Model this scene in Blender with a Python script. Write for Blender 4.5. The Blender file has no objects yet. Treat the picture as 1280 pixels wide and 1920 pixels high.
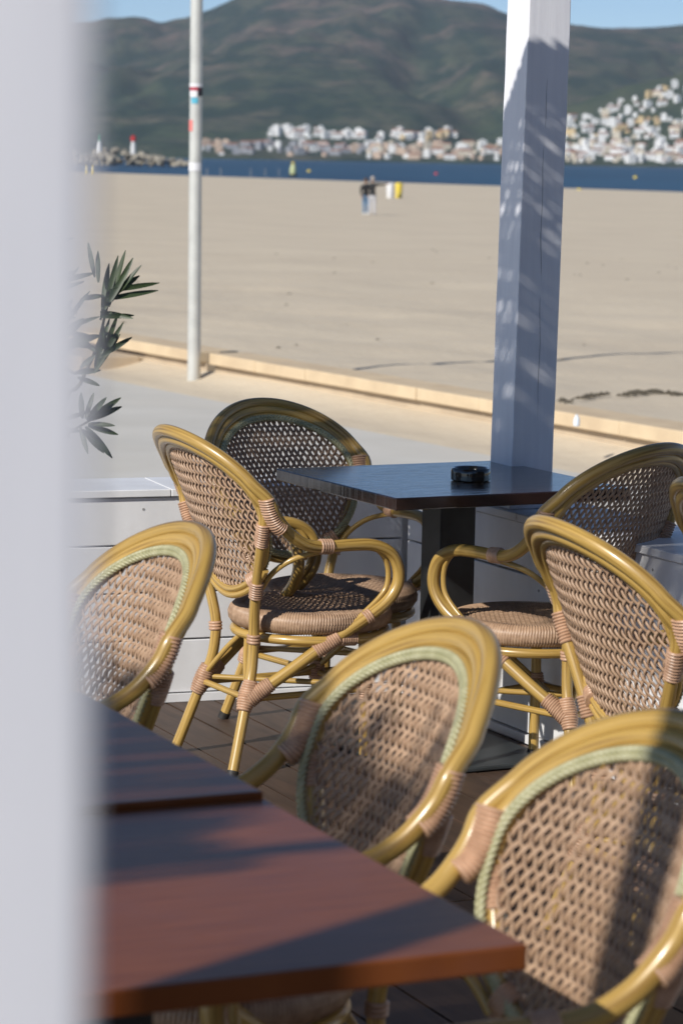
import bpy, math, random
from mathutils import Vector, Matrix, noise as mnoise
R = math.radians
random.seed(7)
sc = bpy.context.scene
COL = sc.collection

# ------------------------------------------------------------------ camera
FPX, PITCH, ROLL, HC = 5194.3, 0.1267, 0.0192, 1.5846
cam_d = bpy.data.cameras.new('camera'); cam = bpy.data.objects.new('camera', cam_d); COL.objects.link(cam)
sc.camera = cam
cam_d.sensor_fit = 'VERTICAL'; cam_d.sensor_height = 36.0; cam_d.sensor_width = 24.0
cam_d.lens = FPX / 1920 * 36
cam_d.clip_start = 0.1; cam_d.clip_end = 60000
fw = Vector((0, math.cos(PITCH), -math.sin(PITCH))); up0 = Vector((0, math.sin(PITCH), math.cos(PITCH))); rt0 = Vector((1, 0, 0))
# picture turned clockwise by ROLL -> the camera is turned the other way
rt = rt0 * math.cos(ROLL) + up0 * math.sin(ROLL); up = up0 * math.cos(ROLL) - rt0 * math.sin(ROLL)
cam.matrix_world = Matrix(((rt.x, up.x, -fw.x, 0), (rt.y, up.y, -fw.y, 0), (rt.z, up.z, -fw.z, HC), (0, 0, 0, 1)))
cam_d.dof.use_dof = True; cam_d.dof.focus_distance = 7.05; cam_d.dof.aperture_fstop = 7.6; cam_d.dof.aperture_blades = 0

def ray(px, py):
    ax, ay = px - 640, py - 960
    c, s = math.cos(ROLL), math.sin(ROLL)
    ix = (ax * c + ay * s) / FPX; u = -(-ax * s + ay * c) / FPX
    c, s = math.cos(PITCH), math.sin(PITCH)
    return Vector((ix, c + u * s, -s + u * c))
def atz(px, py, z):
    r = ray(px, py); return Vector((0, 0, HC)) + r * ((z - HC) / r.z)
def aty(px, py, Y):
    r = ray(px, py); return Vector((0, 0, HC)) + r * (Y / r.y)

# ------------------------------------------------------------------ materials
def mat(name, col, rough=0.6, col2=None, scale=8.0, detail=4, contrast=(0.35, 0.65), bump=0.0, bscale=40, spec=0.5, coat=0.0,
        stretch=(1, 1, 1), coord='Object', metal=0.0, uv=False, bdist=0.01, rough2=None, sheen=0):
    m = bpy.data.materials.new(name); m.use_nodes = True
    nt = m.node_tree; b = nt.nodes['Principled BSDF']
    b.inputs['Roughness'].default_value = rough; b.inputs['Metallic'].default_value = metal
    b.inputs['Specular IOR Level'].default_value = spec; b.inputs['Coat Weight'].default_value = coat; b.inputs['Coat Roughness'].default_value = 0.15
    tc = nt.nodes.new('ShaderNodeTexCoord'); mp = nt.nodes.new('ShaderNodeMapping')
    mp.inputs['Scale'].default_value = stretch
    nt.links.new(tc.outputs['UV' if uv else coord], mp.inputs['Vector'])
    b.inputs['Base Color'].default_value = (*col, 1)
    if col2 is not None:
        n = nt.nodes.new('ShaderNodeTexNoise'); n.inputs['Scale'].default_value = scale; n.inputs['Detail'].default_value = detail
        nt.links.new(mp.outputs[0], n.inputs['Vector'])
        r = nt.nodes.new('ShaderNodeValToRGB'); e = r.color_ramp.elements
        e[0].position, e[1].position = contrast; e[0].color = (*col, 1); e[1].color = (*col2, 1)
        nt.links.new(n.outputs['Fac'], r.inputs['Fac']); nt.links.new(r.outputs['Color'], b.inputs['Base Color'])
        if rough2 is not None:
            mr = nt.nodes.new('ShaderNodeMapRange'); mr.inputs['To Min'].default_value = rough; mr.inputs['To Max'].default_value = rough2
            nt.links.new(n.outputs['Fac'], mr.inputs['Value']); nt.links.new(mr.outputs[0], b.inputs['Roughness'])
    if bump:
        n2 = nt.nodes.new('ShaderNodeTexNoise'); n2.inputs['Scale'].default_value = bscale; n2.inputs['Detail'].default_value = 5
        nt.links.new(mp.outputs[0], n2.inputs['Vector'])
        bp = nt.nodes.new('ShaderNodeBump'); bp.inputs['Strength'].default_value = bump; bp.inputs['Distance'].default_value = bdist
        nt.links.new(n2.outputs['Fac'], bp.inputs['Height']); nt.links.new(bp.outputs[0], b.inputs['Normal'])
    return m

def multi(m, name, scale, amt, col):
    """a second, larger blotch layer on an existing material"""
    nt = m.node_tree; b = nt.nodes['Principled BSDF']; src = b.inputs['Base Color']
    tc = nt.nodes.new('ShaderNodeTexCoord'); n = nt.nodes.new('ShaderNodeTexNoise'); n.inputs['Scale'].default_value = scale; n.inputs['Detail'].default_value = 6
    n.inputs['Roughness'].default_value = 0.65
    nt.links.new(tc.outputs['Object'], n.inputs['Vector'])
    r = nt.nodes.new('ShaderNodeValToRGB'); r.color_ramp.elements[0].position = 0.48; r.color_ramp.elements[1].position = 0.66
    r.color_ramp.elements[0].color = (0, 0, 0, 1); r.color_ramp.elements[1].color = (amt, amt, amt, 1)
    nt.links.new(n.outputs['Fac'], r.inputs['Fac'])
    mx = nt.nodes.new('ShaderNodeMix'); mx.data_type = 'RGBA'
    nt.links.new(r.outputs['Color'], mx.inputs['Factor'])
    if src.links: nt.links.new(src.links[0].from_socket, mx.inputs['A'])
    else: mx.inputs['A'].default_value = src.default_value
    mx.inputs['B'].default_value = (*col, 1)
    nt.links.new(mx.outputs['Result'], src)
    return m

def vary(m, amt):
    nt = m.node_tree; b = nt.nodes['Principled BSDF']; src = b.inputs['Base Color'].links[0].from_socket
    oi = nt.nodes.new('ShaderNodeObjectInfo'); mr = nt.nodes.new('ShaderNodeMapRange'); mr.inputs['To Min'].default_value = 1 - amt; mr.inputs['To Max'].default_value = 1 + amt
    hs = nt.nodes.new('ShaderNodeHueSaturation'); nt.links.new(oi.outputs['Random'], mr.inputs['Value']); nt.links.new(mr.outputs[0], hs.inputs['Value']); nt.links.new(src, hs.inputs['Color']); nt.links.new(hs.outputs[0], b.inputs['Base Color'])
M = {}
M['bamboo'] = mat('bamboo_tube', (0.46, 0.295, 0.080), 0.34, (0.17, 0.085, 0.015), 1.0, 6, (0.46, 0.72), uv=True, stretch=(16, 4, 1), coat=0.25, bump=0.12, bscale=3, bdist=0.002)
M['wicker'] = mat('wicker_cane', (0.45, 0.30, 0.195), 0.45, (0.32, 0.20, 0.125), 60, 3, (0.35, 0.7), bump=0.2, bscale=300, bdist=0.001)
M['wrap'] = mat('wrap_cane', (0.50, 0.31, 0.20), 0.40, (0.38, 0.225, 0.14), 50, 3)
M['braid'] = mat('green_braid', (0.42, 0.40, 0.24), 0.36, (0.34, 0.325, 0.18), 40, 3)
vary(M['bamboo'], 0.10); vary(M['wicker'], 0.08); vary(M['wrap'], 0.12)
M['rubber'] = mat('black_rubber', (0.015, 0.013, 0.012), 0.6, (0.03, 0.027, 0.024), 80)
M['seat_in'] = mat('seat_core', (0.06, 0.035, 0.022), 0.8, (0.10, 0.06, 0.04), 60)
M['white'] = mat('white_paint', (0.80, 0.80, 0.81), 0.42, (0.72, 0.72, 0.73), 9, 6, bump=0.10, bscale=25, bdist=0.004, stretch=(1, 1, 0.3))
multi(M['white'], 'w', 3.0, 0.25, (0.60, 0.58, 0.55))
M['white_post'] = mat('white_timber', (0.80, 0.80, 0.84), 0.45, (0.745, 0.745, 0.79), 14, 6, bump=0.18, bscale=14, bdist=0.005, stretch=(3, 3, 0.25))
M['deck'] = mat('deck_board', (0.040, 0.024, 0.016), 0.55, (0.085, 0.050, 0.033), 6, 6, (0.3, 0.75), stretch=(0.6, 6, 1), uv=True, bump=0.3, bscale=10, bdist=0.003)
multi(M['deck'], 'd', 2.2, 0.35, (0.062, 0.043, 0.031))
M['table_dark'] = mat('dark_table_paint', (0.030, 0.015, 0.012), 0.14, (0.018, 0.010, 0.009), 5, 4, uv=True, stretch=(1.2, 14, 1), bump=0.8, bscale=3.5, bdist=0.003, spec=0.5, coat=0.35)
M['table_red'] = mat('red_table_varnish', (0.205, 0.064, 0.020), 0.30, (0.13, 0.037, 0.011), 3.2, 8, (0.3, 0.72), uv=True, stretch=(2.0, 24, 1), bump=0.12, bscale=6, bdist=0.002, spec=0.14)
multi(M['table_red'], 't', 7.0, 0.35, (0.16, 0.058, 0.036))
M['iron'] = mat('black_iron', (0.012, 0.013, 0.014), 0.45, (0.022, 0.024, 0.026), 20)
M['plate'] = mat('base_plate_iron', (0.035, 0.042, 0.045), 0.42, (0.022, 0.026, 0.028), 9)
M['ashtray'] = mat('ashtray_glaze', (0.006, 0.006, 0.007), 0.08, (0.012, 0.012, 0.013), 20, coat=0.5)
M['sand'] = mat('beach_sand', (0.64, 0.545, 0.405), 0.9, (0.575, 0.485, 0.36), 0.35, 8, (0.3, 0.7), bump=0.6, bscale=5, bdist=0.03)
multi(M['sand'], 's', 1.6, 0.22, (0.52, 0.43, 0.32))
M['pave'] = mat('pavement_concrete', (0.60, 0.575, 0.52), 0.85, (0.54, 0.515, 0.46), 1.2, 8, bump=0.25, bscale=30, bdist=0.004)
multi(M['pave'], 'p', 0.7, 0.4, (0.59, 0.55, 0.48))
M['coping'] = mat('coping_stone', (0.66, 0.52, 0.34), 0.8, (0.56, 0.43, 0.28), 3, 6, bump=0.25, bscale=25, bdist=0.004)
M['curbwall'] = mat('kerb_wall_render', (0.52, 0.42, 0.30), 0.9, (0.44, 0.35, 0.25), 2.5, 6, bump=0.4, bscale=12, bdist=0.01)
M['lamp'] = mat('galvanised_pole', (0.60, 0.60, 0.56), 0.38, (0.50, 0.50, 0.47), 6, 4, metal=0.15)
M['leaf'] = mat('oleander_leaf', (0.016, 0.030, 0.010), 0.5, (0.034, 0.056, 0.017), 14, 3)
M['stem'] = mat('plant_stem', (0.10, 0.085, 0.05), 0.8, (0.07, 0.06, 0.035), 30)
M['reed'] = mat('reed_cane', (0.30, 0.23, 0.13), 0.8, (0.20, 0.15, 0.08), 20)
M['rock'] = mat('breakwater_rock', (0.30, 0.27, 0.22), 0.9, (0.20, 0.18, 0.15), 0.5, 5)
M['rock2'] = mat('breakwater_rock_pale', (0.40, 0.36, 0.29), 0.9, (0.28, 0.25, 0.20), 0.5, 5)
def plain(n, c, r=0.6): return mat(n, c, r, tuple(v * 0.85 for v in c), 3, 3)
for n, c in dict(bl_white=(0.85, 0.85, 0.84), bl_cream=(0.70, 0.62, 0.49), bl_peach=(0.62, 0.46, 0.34), bl_shade=(0.30, 0.31, 0.34), bl_ochre=(0.72, 0.54, 0.28),  # the grey walls carry the left shore's shade in their colour
                 tile=(0.34, 0.15, 0.08), pane=(0.05, 0.06, 0.08), red=(0.55, 0.03, 0.03), yellow=(0.80, 0.62, 0.08), green=(0.05, 0.30, 0.17),
                 wht=(0.8, 0.8, 0.8), lime=(0.52, 0.56, 0.30), blackcloth=(0.012, 0.012, 0.014), jeans=(0.13, 0.24, 0.38), palecloth=(0.55, 0.55, 0.58),
                 skin=(0.45, 0.27, 0.19), hair=(0.06, 0.035, 0.02), hairlight=(0.40, 0.36, 0.32), shoe=(0.75, 0.74, 0.72), steel=(0.3, 0.3, 0.3),
                 sticker_red=(0.45, 0.05, 0.08), sticker_white=(0.78, 0.78, 0.80), sticker_blue=(0.10, 0.45, 0.60), sticker_black=(0.02, 0.02, 0.03), sticker_pink=(0.75, 0.22, 0.20),
                 bottle=(0.75, 0.82, 0.9), dark_brown=(0.10, 0.085, 0.06)).items():
    M[n] = plain(n, c)

# ------------------------------------------------------------------ mesh helpers
class MB:
    def __init__(s): s.v = []; s.f = []; s.uv = []; s.mi = []; s.cur = 0
    def add(s, vs, fs, uvs=None):
        o = len(s.v); s.v += [tuple(v) for v in vs]; s.uv += (uvs if uvs else [(v[0], v[1]) for v in vs])
        s.f += [tuple(i + o for i in f) for f in fs]; s.mi += [s.cur] * len(fs)
    def box(s, x0, x1, y0, y1, z0, z1, fr=None):
        P = [(x, y, z) for z in (z0, z1) for y in (y0, y1) for x in (x0, x1)]
        if fr: P = [fr(*p) for p in P]
        s.add(P, [(0, 2, 3, 1), (4, 5, 7, 6), (0, 1, 5, 4), (2, 6, 7, 3), (0, 4, 6, 2), (1, 3, 7, 5)],
              [(x, y) for z in (z0, z1) for y in (y0, y1) for x in (x0, x1)])
    def tube(s, pts, rad, n=12, closed=False, cap=True, ell=None, upv=None):
        pts = [Vector(p) for p in pts]; N = len(pts)
        rr = rad if isinstance(rad, (list, tuple)) else [rad] * N
        tans = []
        for i in range(N):
            a = pts[(i - 1) % N] if (closed or i > 0) else pts[i]; b = pts[(i + 1) % N] if (closed or i < N - 1) else pts[i]
            tans.append((b - a).normalized())
        nrm = Vector(upv) if upv else Vector((0.13, 0.9, 0.4))
        vs, uv, L = [], [], 0
        for i in range(N):
            t = tans[i]; nrm = (nrm - t * nrm.dot(t)); nrm.normalize(); bn = t.cross(nrm)
            if i: L += (pts[i] - pts[i - 1]).length
            for j in range(n):
                a = 2 * math.pi * j / n
                ea, eb = (ell if ell else (1, 1))
                vs.append(pts[i] + (nrm * math.cos(a) * ea + bn * math.sin(a) * eb) * rr[i]); uv.append((abs(j / n - 0.5), L))
        fs = []
        for i in range(N if closed else N - 1):
            for j in range(n):
                a, b = i * n + j, i * n + (j + 1) % n; c, d = ((i + 1) % N) * n + (j + 1) % n, ((i + 1) % N) * n + j
                fs.append((a, b, c, d))
        if cap and not closed: fs += [tuple(range(n))[::-1], tuple(range((N - 1) * n, N * n))]
        s.add(vs, fs, uv)
    def lathe(s, prof, n=24, c=(0, 0, 0)):
        vs = [(c[0] + r * math.cos(2 * math.pi * j / n), c[1] + r * math.sin(2 * math.pi * j / n), c[2] + z) for r, z in prof for j in range(n)]
        fs = [(i * n + j, i * n + (j + 1) % n, (i + 1) * n + (j + 1) % n, (i + 1) * n + j) for i in range(len(prof) - 1) for j in range(n)]
        fs += [tuple(range(n))[::-1], tuple(range((len(prof) - 1) * n, len(prof) * n))]
        s.add(vs, fs)
    def mesh(s, name, mats, smooth=True, sharp=None):
        me = bpy.data.meshes.new(name); me.from_pydata(s.v, [], s.f); me.update()
        for m in (mats if isinstance(mats, (list, tuple)) else [mats]): me.materials.append(m)
        me.polygons.foreach_set('material_index', s.mi)
        me.polygons.foreach_set('use_smooth', [smooth] * len(s.f))
        ul = me.uv_layers.new(name='UVMap'); idx = [0] * len(me.loops); me.loops.foreach_get('vertex_index', idx)
        fl = []
        for i in idx: fl += s.uv[i][:2]
        ul.data.foreach_set('uv', fl)
        if smooth and sharp: me.set_sharp_from_angle(angle=R(sharp))
        return me
    def build(s, name, mats, parent=None, smooth=True, sharp=40, loc=None):
        o = bpy.data.objects.new(name, s.mesh(name, mats, smooth, sharp)); COL.objects.link(o)
        if parent: o.parent = parent
        if loc is not None: o.location = loc
        return o
def bevel(o, w, seg=2):
    m = o.modifiers.new('bevel', 'BEVEL'); m.width = w; m.segments = seg; m.limit_method = 'ANGLE'; return o
def empty(name, loc=(0, 0, 0), rz=0):
    o = bpy.data.objects.new(name, None); COL.objects.link(o); o.location = loc; o.rotation_euler = (0, 0, rz); o.empty_display_size = 0.1; return o
def tag(o, label=None, cat=None, group=None, kind=None):
    if label: o['label'] = label
    if cat: o['category'] = cat
    if group: o['group'] = group
    if kind: o['kind'] = kind
    return o
def copy_tree(o, parent=None):
    c = o.copy(); COL.objects.link(c); c.parent = parent
    for ch in list(o.children): copy_tree(ch, c)
    return c
def cr(ctrl, sub=6):
    P = [Vector(p) for p in ctrl]; out = []
    for i in range(len(P) - 1):
        p0 = P[max(i - 1, 0)]; p1 = P[i]; p2 = P[i + 1]; p3 = P[min(i + 2, len(P) - 1)]
        for k in range(sub):
            t = k / sub; out.append(0.5 * ((2 * p1) + (p2 - p0) * t + (2 * p0 - 5 * p1 + 4 * p2 - p3) * t * t + (3 * p1 - p0 - 3 * p2 + p3) * t ** 3))
    out.append(P[-1]); return out
def sleeve(mb, path, r, pitch=0.0064, n=14, ell=None, upv=None):
    """cane wound round a tube: rings along the path"""
    P = [Vector(p) for p in path]; seg = [(P[i + 1] - P[i]).length for i in range(len(P) - 1)]; L = sum(seg)
    k = max(2, int(L / pitch)); pts, rr = [], []
    def at(d):
        for i, s_ in enumerate(seg):
            if d <= s_ or i == len(seg) - 1: return P[i].lerp(P[i + 1], min(1, d / s_))
            d -= s_
    rf = r if callable(r) else (lambda t: r)
    for i in range(k * 4 + 1):
        t = i / (k * 4); pts.append(at(t * L)); rr.append(rf(t) + (0.0026 * abs(math.sin(math.pi * i / 4)) ** 0.8))
    mb.tube(pts, rr, n, ell=ell, upv=upv)

# ------------------------------------------------------------------ rattan armchair
def S(x, z, d=0.0):                     # the curved, reclined surface the chair back lies on
    return Vector((x, -0.218 - 0.36 * (z - 0.47) - 0.14 * max(0, z - 0.6) ** 2 + 1.15 * x * x + d, z))
PW, PT, PB = 0.217, 0.141, 0.224
def hw(z):                              # half width of the egg shaped woven panel
    zc = 0.70
    if z >= zc: t = (z - zc) / PT; return PW * math.sqrt(max(0, 1 - t * t))
    t = (zc - z) / PB; return PW * max(0, 1 - t ** 2.5) ** 0.57
def egg(off=0.0, n=72, d=0.0):
    pts = []
    for i in range(n):
        a = 2 * math.pi * i / n + 1e-4; s_ = math.sin(a)
        z = 0.70 + (PT if s_ > 0 else PB) * s_
        x = (PW * math.cos(a)) if s_ > 0 else math.copysign(hw(z), math.cos(a))
        pts.append((x, z))
    out = []
    for i in range(n):                  # offset outwards
        (xa, za), (xb, zb) = pts[i - 1], pts[(i + 1) % n]; tx, tz = xb - xa, zb - za; l = math.hypot(tx, tz) or 1
        x, z = pts[i]; out.append(S(x + tz / l * off, z - tx / l * off, d))
    return out

def arch_pts(W, H, d, n=26):
    return [S(W * math.cos(t), 0.70 + H * math.sin(t), d) for t in [math.pi * i / n for i in range(n + 1)]]

def ribbon(mb, pts, width, wdir, ndir):
    """a pair of canes side by side: a strip with a double rounded section"""
    prof = [(-0.5, 0.0), (-0.25, 0.24), (0.0, 0.02), (0.25, 0.24), (0.5, 0.0), (0.0, -0.15)]
    n = len(prof); vs = []
    for p, w, nn in zip(pts, wdir, ndir):
        for a, b in prof: vs.append(p + w * (a * width) + nn * (b * width))
    fs = []
    for i in range(len(pts) - 1):
        for j in range(n):
            fs.append((i * n + j, i * n + (j + 1) % n, (i + 1) * n + (j + 1) % n, (i + 1) * n + j))
    mb.add(vs, fs)

def back_panel():
    mb = MB(); rs = random.Random(3)
    tan = 0.65; pitch = 0.018
    for fam in (1, -1):
        k0 = -40
        for k in range(k0, 41):
            c = k * pitch                                     # x = c + fam*tan*(z-0.62)
            zs = [0.477 + 0.364 * i / 300 for i in range(301)]
            ins = [z for z in zs if abs(c + fam * tan * (z - 0.62)) <= hw(z) + 0.004]
            if len(ins) < 6: continue
            z0, z1 = ins[0], ins[-1]
            step = 0.0138 / 4; m = max(3, int((z1 - z0) / step)); pts, wd, nd = [], [], []
            wd0 = Vector((math.cos(math.atan(tan)), 0, -fam * math.sin(math.atan(tan))))
            jit = rs.uniform(-0.0012, 0.0012)
            for i in range(m + 1):
                z = z0 + (z1 - z0) * i / m
                x = c + fam * tan * (z - 0.62) + jit + 0.0007 * math.sin(z * 190 + k)
                # crossings with the other family lie where (z-0.62)/ (pitch/2/tan) has the parity of k
                ph = (z - 0.62) / (pitch / (2 * tan))
                d = 0.0017 * fam * math.cos(math.pi * ph)
                pts.append(S(x, z, 0.006 + d)); wd.append(wd0); nd.append(Vector((0, 1, 0.3)).normalized())
            ribbon(mb, pts, 0.0094, wd, nd)
    return mb

def braid(path, d=0.0):
    mb = MB(); P = path; N = len(P)
    L = [0]
    for i in range(N): L.append(L[-1] + (P[(i + 1) % N] - P[i]).length)
    tot = L[-1]; cnt = int(tot / 0.0098)
    def at(s_):
        s_ %= tot
        for i in range(N):
            if L[i] <= s_ <= L[i + 1]: return P[i].lerp(P[(i + 1) % N], (s_ - L[i]) / max(1e-9, L[i + 1] - L[i]))
    for i in range(cnt):
        s_ = tot * i / cnt; p = at(s_); t = (at(s_ + 0.004) - at(s_ - 0.004)).normalized(); nn = Vector((0, 1, 0.25)); nn = (nn - t * nn.dot(t)).normalized(); w = t.cross(nn)
        for sd in (1, -1):
            a = p - t * 0.008 + w * sd * (-0.0010) + nn * 0.0040; b = p + t * 0.011 + w * sd * 0.0098 + nn * (-0.001)
            mid = a.lerp(b, 0.5) + nn * 0.0022
            mb.tube([a, a.lerp(mid, 0.5) + nn * 0.0012, mid, mid.lerp(b, 0.5) + nn * 0.0005, b], [0.0012, 0.0033, 0.0041, 0.0034, 0.0014], 7, cap=True)
    return mb

def seat_weave():
    """round seat: woven top of crossing cane pairs and a rim of slanted windings"""
    mb = MB(); Rr, zt = 0.198, 0.412; pitch = 0.0125; yc = 0.03
    for fam in (0, 1):
        for k in range(-17, 18):
            c = k * pitch
            if abs(c) > Rr - 0.005: continue
            h = math.sqrt(Rr * Rr - c * c); m = max(4, int(2 * h / (pitch / 2))); pts = []
            for i in range(m + 1):
                q = -h + 2 * h * i / m
                d = 0.0016 * math.cos(math.pi * q / pitch + math.pi * k) * (1 if fam else -1)
                sag = -0.006 * (1 - (q * q + c * c) / (Rr * Rr))
                a, b = (c, q) if fam else (q, c)
                a, b = (a + b) * 0.7071, (b - a) * 0.7071
                pts.append(Vector((a, b + yc, zt + d + sag)))
            dv = (pts[-1] - pts[0]).normalized(); w = Vector((-dv.y, dv.x, 0))
            ribbon(mb, pts, 0.0118, [w] * len(pts), [Vector((0, 0, 1))] * len(pts))
    n = 720; sec = 12; vs = []
    for i in range(n):
        a = 2 * math.pi * i / n
        for j in range(sec):
            b = math.pi * (1.15 - 1.75 * j / (sec - 1))           # from the top inside over the edge to the underside
            r0 = 0.190 + 0.027 * math.cos(b); z = 0.389 + 0.029 * math.sin(b)
            ph = i * 180 / n * 2 * math.pi
            g = 0.0022 * math.cos(ph / 1.0 * 1.0 + (3.0 * abs(j - 5.5) / 2.0))
            rr = r0 + g * math.cos(b); z += g * math.sin(b)
            vs.append((rr * math.cos(a), yc + rr * math.sin(a), z))
    fs = [(i * sec + j, ((i + 1) % n) * sec + j, ((i + 1) % n) * sec + j + 1, i * sec + j + 1) for i in range(n) for j in range(sec - 1)]
    mb.add(vs, fs)
    return mb

K1, K2, K3, K4, K5 = (0.226, -0.222, 0.684), (0.153, -0.207, 0.49), (0.112, -0.192, 0.352), (0.1325, -0.2195, 0.2014), (0.1756, -0.282, 0.0)
FJ, FF = (0.1344, 0.1242, 0.2014), (0.136, 0.128, 0.0)

def make_chair():
    root = empty('rattan_armchair')
    n = 64; mb = MB(); mb.tube([(0.200 * math.cos(2 * math.pi * i / n), 0.03 + 0.200 * math.sin(2 * math.pi * i / n), 0.346) for i in range(n)], 0.0125, 12, closed=True)
    st_ring = mb.build('seat_ring', M['bamboo'], root)
    # outer tube: arm, arch, arm in one bend
    def arm(s): return [(s * 0.2632, -0.2300, 0.728), (s * 0.2605, -0.2120, 0.692), (s * 0.2565, -0.187, 0.660), (s * 0.2520, -0.156, 0.632), (s * 0.2445, -0.110, 0.608), (s * 0.2365, -0.055, 0.600), (s * 0.235, 0.02, 0.601), (s * 0.234, 0.088, 0.597),
                        (s * 0.232, 0.140, 0.574), (s * 0.230, 0.164, 0.535), (s * 0.2285, 0.165, 0.49), (s * 0.225, 0.138, 0.447), (s * 0.216, 0.083, 0.405), (s * 0.190, -0.03, 0.332), (s * 0.162, -0.135, 0.256), (s * 0.140, -0.208, 0.205)]
    top = arch_pts(0.2640, 0.1855, -0.008)
    ctrl = arm(1)[::-1] + [tuple(v) for v in top[3:-3]] + arm(-1)
    mb = MB(); mb.tube(cr(ctrl, 4), 0.0160, 14)
    fr = mb.build('arm_frame', M['bamboo'], root)
    for s in (1, -1):                                            # thin cane inside the loop of each arm
        q = [(s * 0.2330, 0.075, 0.595), (s * 0.2290, 0.108, 0.580), (s * 0.2230, 0.132, 0.553), (s * 0.2190, 0.142, 0.518), (s * 0.2170, 0.138, 0.482), (s * 0.2150, 0.116, 0.452), (s * 0.2110, 0.078, 0.418), (s * 0.2080, 0.060, 0.400)]
        mb = MB(); mb.tube(cr(q, 4), 0.0072, 10); mb.build('loop_cane', M['bamboo'], fr)
    # second tube: arch that runs down into both rear legs
    mid = arch_pts(0.2415, 0.1640, -0.003)
    mb = MB(); mb.tube(cr([tuple(S(0.2410, 0.715, 0.003))] + [tuple(v) for v in mid[2:-2]] + [tuple(S(-0.2410, 0.715, 0.003))], 4), 0.0142, 14); mb.build('arch_tube', M['bamboo'], fr)
    leg = [(0.2410, -0.2400, 0.718), (0.2380, -0.232, 0.690), (0.2320, -0.230, 0.660), (0.2130, -0.2245, 0.615), (0.181, -0.215, 0.55), K2, (0.125, -0.198, 0.42), K3, (0.117, -0.199, 0.27), K4, (0.155, -0.252, 0.095), K5]
    for s in (1, -1):
        p = cr([(s * a, b, c) for a, b, c in leg], 5); mb = MB(); mb.tube(p, 0.0142, 14); lg = mb.build('rear_leg', M['bamboo'], root)
        mb = MB(); e = Vector((s * K5[0], K5[1], 0)); d = (Vector((s * 0.155, -0.252, 0.095)) - e).normalized(); mb.tube([e - d * 0.000 + Vector((0, 0, 0.001)), e + d * 0.022], 0.0160, 14); mb.build('foot_cap', M['rubber'], lg)
        def wrap(par, path, r, **k): mb = MB(); sleeve(mb, path, r, **k); return mb.build('cane_wrap', M['wrap'], par)
        wrap(fr, cr([(s * 0.2520, -0.2370, 0.736), (s * 0.2500, -0.224, 0.698), (s * 0.2490, -0.206, 0.668), (s * 0.2500, -0.187, 0.652)], 5), 0.0180, ell=(1.0, 1.5), upv=(0, 1, 0.2), n=22)
        wrap(lg, cr([(s * 0.2340, -0.231, 0.668), (s * 0.2230, -0.227, 0.638), (s * 0.2080, -0.2230, 0.607)], 4), lambda t: 0.0170 - 0.0010 * t)
        wrap(lg, [Vector((s * 0.159, -0.209, 0.506)), Vector((s * 0.143, -0.204, 0.462))], 0.0165)
        wrap(lg, [Vector((s * 0.114, -0.193, 0.362)), Vector((s * 0.112, -0.193, 0.338))], 0.0160)
        kk = Vector((s * K4[0], K4[1], K4[2]))
        wrap(lg, [kk + Vector((s * -0.006, 0.014, 0.042)), kk, kk + Vector((s * 0.008, -0.014, -0.034))], lambda t: 0.0165 + 0.006 * math.sin(math.pi * t))
        wrap(lg, [kk + Vector((s * 0.002, 0.004, -0.004)), Vector((s * 0.154, -0.160, 0.238))], lambda t: 0.024 - 0.0065 * t)
        wrap(fr, [Vector((s * 0.2368, -0.072, 0.6015)), Vector((s * 0.2355, -0.035, 0.5995))], 0.0182)
        wrap(fr, [Vector((s * 0.199, 0.01, 0.357)), Vector((s * 0.184, -0.05, 0.318))], 0.0182)
        wrap(fr, [Vector((s * 0.2185, 0.095, 0.413)), Vector((s * 0.2150, 0.078, 0.402))], 0.0182)
        wrap(st_ring, [Vector((s * 0.199, 0.012, 0.350)), Vector((s * 0.194, 0.062, 0.347))], 0.0160)
        # curved brace between rear leg and arm
        mb = MB(); mb.tube(cr([(s * 0.150, -0.190, 0.488), (s * 0.175, -0.172, 0.530), (s * 0.207, -0.137, 0.565), (s * 0.230, -0.080, 0.585), (s * 0.234, -0.045, 0.588)], 5), 0.0075, 10)
        mb.build('arm_brace', M['bamboo'], root)
        mb = MB(); mb.tube(cr([(s * 0.128, 0.120, 0.352), (s * 0.132, 0.1235, 0.28), FJ if s > 0 else (-FJ[0], FJ[1], FJ[2]), (s * 0.135, 0.126, 0.1), (s * FF[0], FF[1], 0.0)], 4), 0.0138, 14)
        lg = mb.build('front_leg', M['bamboo'], root)
        mb = MB(); mb.tube([(s * FF[0], FF[1], 0.001), (s * FF[0], FF[1], 0.022)], 0.0158, 14); mb.build('foot_cap', M['rubber'], lg)
        mb = MB(); sleeve(mb, [Vector((s * FJ[0], FJ[1], 0.232)), Vector((s * FJ[0], FJ[1], 0.172))], lambda t: 0.0160 + 0.005 * math.sin(math.pi * t)); mb.build('cane_wrap', M['wrap'], lg)
    # egg frame of the panel
    mb = MB(); mb.tube(egg(0.008, 72, 0.006), 0.0098, 10, closed=True)
    pf = mb.build('panel_frame', M['bamboo'], root)
    mb = MB(); low = [v for v in egg(0.025, 72, 0.000)]
    mb.tube([low[i] for i in range(44, 65)], 0.0088, 10); mb.build('lower_rail', M['bamboo'], pf)
    for s in (1, -1): mb = MB(); sleeve(mb, [Vector((s * 0.122, -0.208, 0.500)), Vector((s * 0.146, -0.200, 0.515))], 0.0165, ell=(1, 1.3)); mb.build('rail_wrap', M['wrap'], pf)
    back_panel().build('back_panel', M['wicker'], root, sharp=None)
    braid(egg(0.005, 96, 0.0155)).build('braid_trim', M['braid'], root, sharp=None)
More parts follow.
